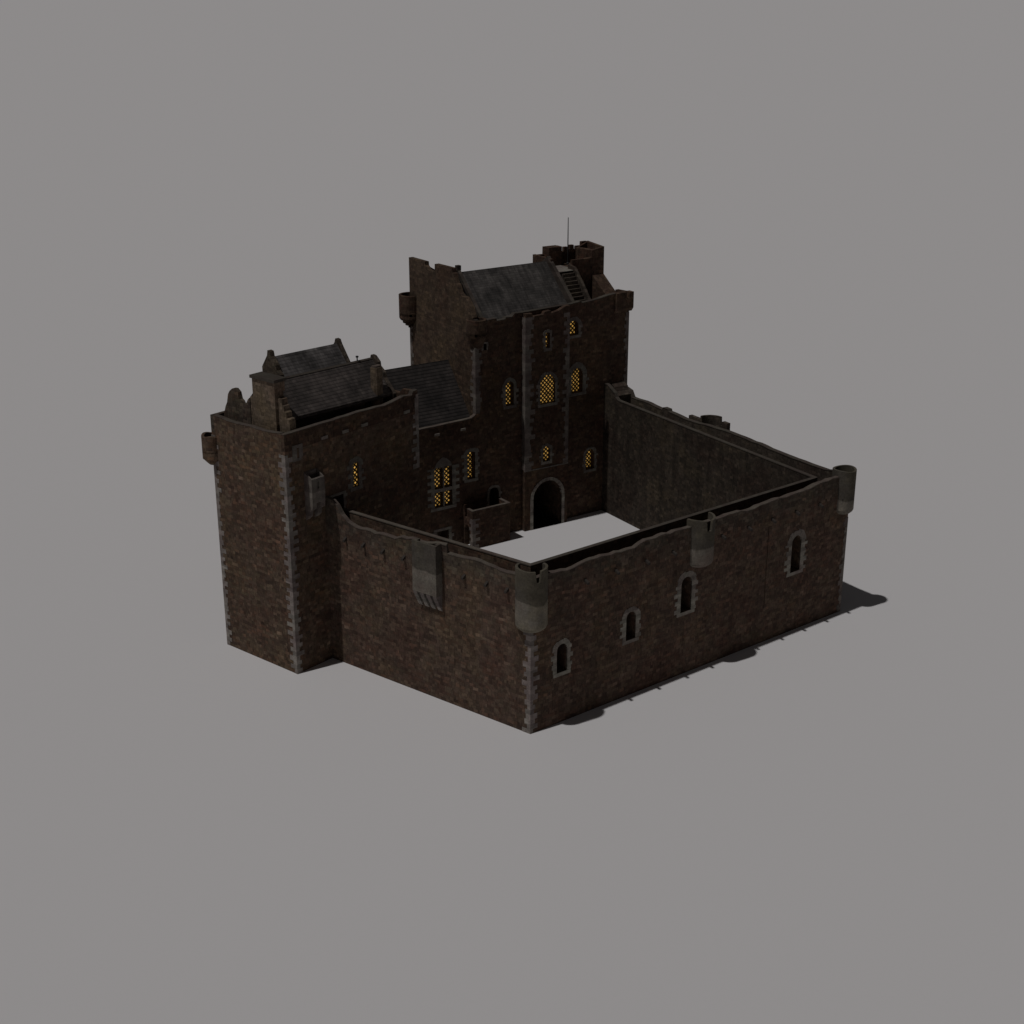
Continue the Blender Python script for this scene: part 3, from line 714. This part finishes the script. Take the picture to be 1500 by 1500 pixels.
spouts(DE, (5.9, 9.4, 13.0, 16.3, 22.6, 26.1, 29.4, 32.8, 36.2, 39.3), 12.75, dew, .5)
def quoins2(mb, F1, s1, d1, F2, d2, z0, z1, h=.44, long=.8, short=.42, out=.03):
    """corner stones where two walls meet at any angle"""
    o = F1.p(s1, 0); u1 = Vector((F1.u[0], F1.u[1], 0))*d1; u2 = Vector((F2.u[0], F2.u[1], 0))*d2
    z = z0; k = 0
    while z < z1-.1:
        hh = min(h*random.uniform(.85, 1.2), z1-z); a, b = (long, short) if k % 2 else (short, long)
        a *= random.uniform(.65, 1.25); b *= random.uniform(.65, 1.25); c0 = o-(u1+u2)*out
        mb.prism([c0, c0+u1*a, c0+u1*a+u2*b, c0+u2*b], z, z+hh); z += hh; k += 1
    return mb
put('quoin', quoins2(MB(), DE, 0, 1, CD, -1, 0, 9.5), M['quoin'], dew, label='pale corner stones of the front corner')
put('quoin', quoins2(MB(), DE, 40.87, -1, FE, 1, 0, 10.3, long=.6), M['quoin_k'], dew, label='corner stones of the right corner')
def turret(F, s, n, r, zt, zb, parent, topf=None, a0=0, a1=360, label=None, foot=True, mat='ash', rt=.22):
    c = F.p(s, n)
    t = put('turret', MB().tube(c, r, r-rt, zt-2.2, topf or (lambda a: zt), a0, a1, 56), M[mat], parent, label=label)
    pr = [(r*.35, zb-.45), (r*.72, zb-.36), (r*.93, zb-.12), (r, zb+.08), (r, zt-2.2)] if foot else [(r, zb), (r, zt-2.2)]
    put('drum', MB().drum(c, pr, 44), M[mat], t)
    return t
def notch(lo, hi, zt, zn, amp=.05):
    return lambda a: zn if lo <= a % 360 <= hi else zt+amp*math.sin(R(a*2.3))
cD = turret(DE, .48, -.52, 1.36, 15.22, 9.98, dew, notch(284, 303, 15.22, 14.25, .03), 143, 397, label='round corner turret at the front corner, pale below and dark above')
cE = turret(DE, 40.1, -.3, 1.17, 15.45, 11.3, dew, lambda a: 15.45+.06*math.sin(R(a*2)), label='round corner turret at the right corner')
cM = turret(DE, 19.95, -.42, 1.46, 15.18, 10.88, dew, notch(293, 318, 15.13, 14.1), 38.55-185, 38.55+5, label='half-round turret on the outside near the middle of the wall')
# far right
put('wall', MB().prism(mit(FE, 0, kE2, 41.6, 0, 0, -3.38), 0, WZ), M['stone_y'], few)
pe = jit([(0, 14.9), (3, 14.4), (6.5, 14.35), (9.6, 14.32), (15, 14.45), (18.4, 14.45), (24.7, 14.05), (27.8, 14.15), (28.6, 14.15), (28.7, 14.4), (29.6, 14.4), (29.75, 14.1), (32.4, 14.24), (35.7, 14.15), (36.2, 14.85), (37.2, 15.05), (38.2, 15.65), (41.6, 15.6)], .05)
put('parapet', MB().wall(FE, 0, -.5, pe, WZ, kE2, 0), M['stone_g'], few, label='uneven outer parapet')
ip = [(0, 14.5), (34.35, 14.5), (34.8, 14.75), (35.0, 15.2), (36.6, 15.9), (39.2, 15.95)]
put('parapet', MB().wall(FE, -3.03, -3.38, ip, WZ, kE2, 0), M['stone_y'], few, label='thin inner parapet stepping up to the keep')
cp = MB(); copestrip(cp, FE, -3.03, -3.38, ip, kE2, 0, t=.06, lip=.04); put('coping', cp, M['cope_k'], few)
cp = MB(); copestrip(cp, FE, 0, -.5, pe, kE2, 0, t=.05); put('coping', cp, M['cope_k'], few)
# rubble stub against the keep
mb = MB()
mb.wall(FE, -.5, -2.4, [(35.9, 14.6), (36.4, 15.0), (36.6, 15.5), (37.6, 15.9), (37.7, 16.2), (40.5, 16.3)], WZ)
put('broken_wall', mb, M['stone_g'], few)
t_ = turret(FE, 22.0, .25, 1.55, 14.9, 11.2, few, lambda a: 14.9 if (a % 360) > 30 and (a % 360) < 200 else 13.95, 121.9-140, 121.9+10, label='half-round turret on the far wall, seen from inside', mat='stone_g')
put('merlon', MB().box(FE, 19.3, 20.2, .3, .75, 12.9, 15.0), M['stone_g'], t_)
put('merlon', MB().box(FE, 23.45, 25.6, 0.01, .5, 12.9, 14.45), M['stone_g'], t_)

# ------------------------------------------------------------------ light
SUN_AZ, SUN_EL = 32.5, 68.0
sd = bpy.data.lights.new('sun', 'SUN'); sd.energy = 2.0; sd.angle = R(1.0); sd.color = (1.0, .985, .975)
so = bpy.data.objects.new('sun', sd); C.objects.link(so)
d = Vector((math.cos(R(SUN_AZ))*math.cos(R(SUN_EL)), math.sin(R(SUN_AZ))*math.cos(R(SUN_EL)), -math.sin(R(SUN_EL))))
so.rotation_euler = d.to_track_quat('-Z', 'Y').to_euler(); so.location = (-20, -20, 60)
w = bpy.data.worlds.new('World'); bpy.context.scene.world = w; w.use_nodes = True
w.node_tree.nodes['Background'].inputs[0].default_value = (1, .96, .98, 1)
w.node_tree.nodes['Background'].inputs[1].default_value = .055

# ------------------------------------------------------------------ camera
cd = bpy.data.cameras.new('camera'); cam = bpy.data.objects.new('camera', cd); C.objects.link(cam)
cd.lens = 50; cd.sensor_width = 36; cd.clip_end = 100000; cd.clip_start = .5
cam.location = (0, -OY, 60); cam.rotation_euler = (R(90)-math.atan(771/2083.33), 0, 0)
sc = bpy.context.scene; sc.camera = cam
sc.view_settings.view_transform = 'Standard'; sc.view_settings.look = 'None'; sc.view_settings.gamma = 1
sc.view_settings.exposure = -.7; sc.view_settings.use_curve_mapping = False
sc.render.engine = 'CYCLES'; sc.render.resolution_x = 1024; sc.render.resolution_y = 1024
sc.cycles.max_bounces = 6
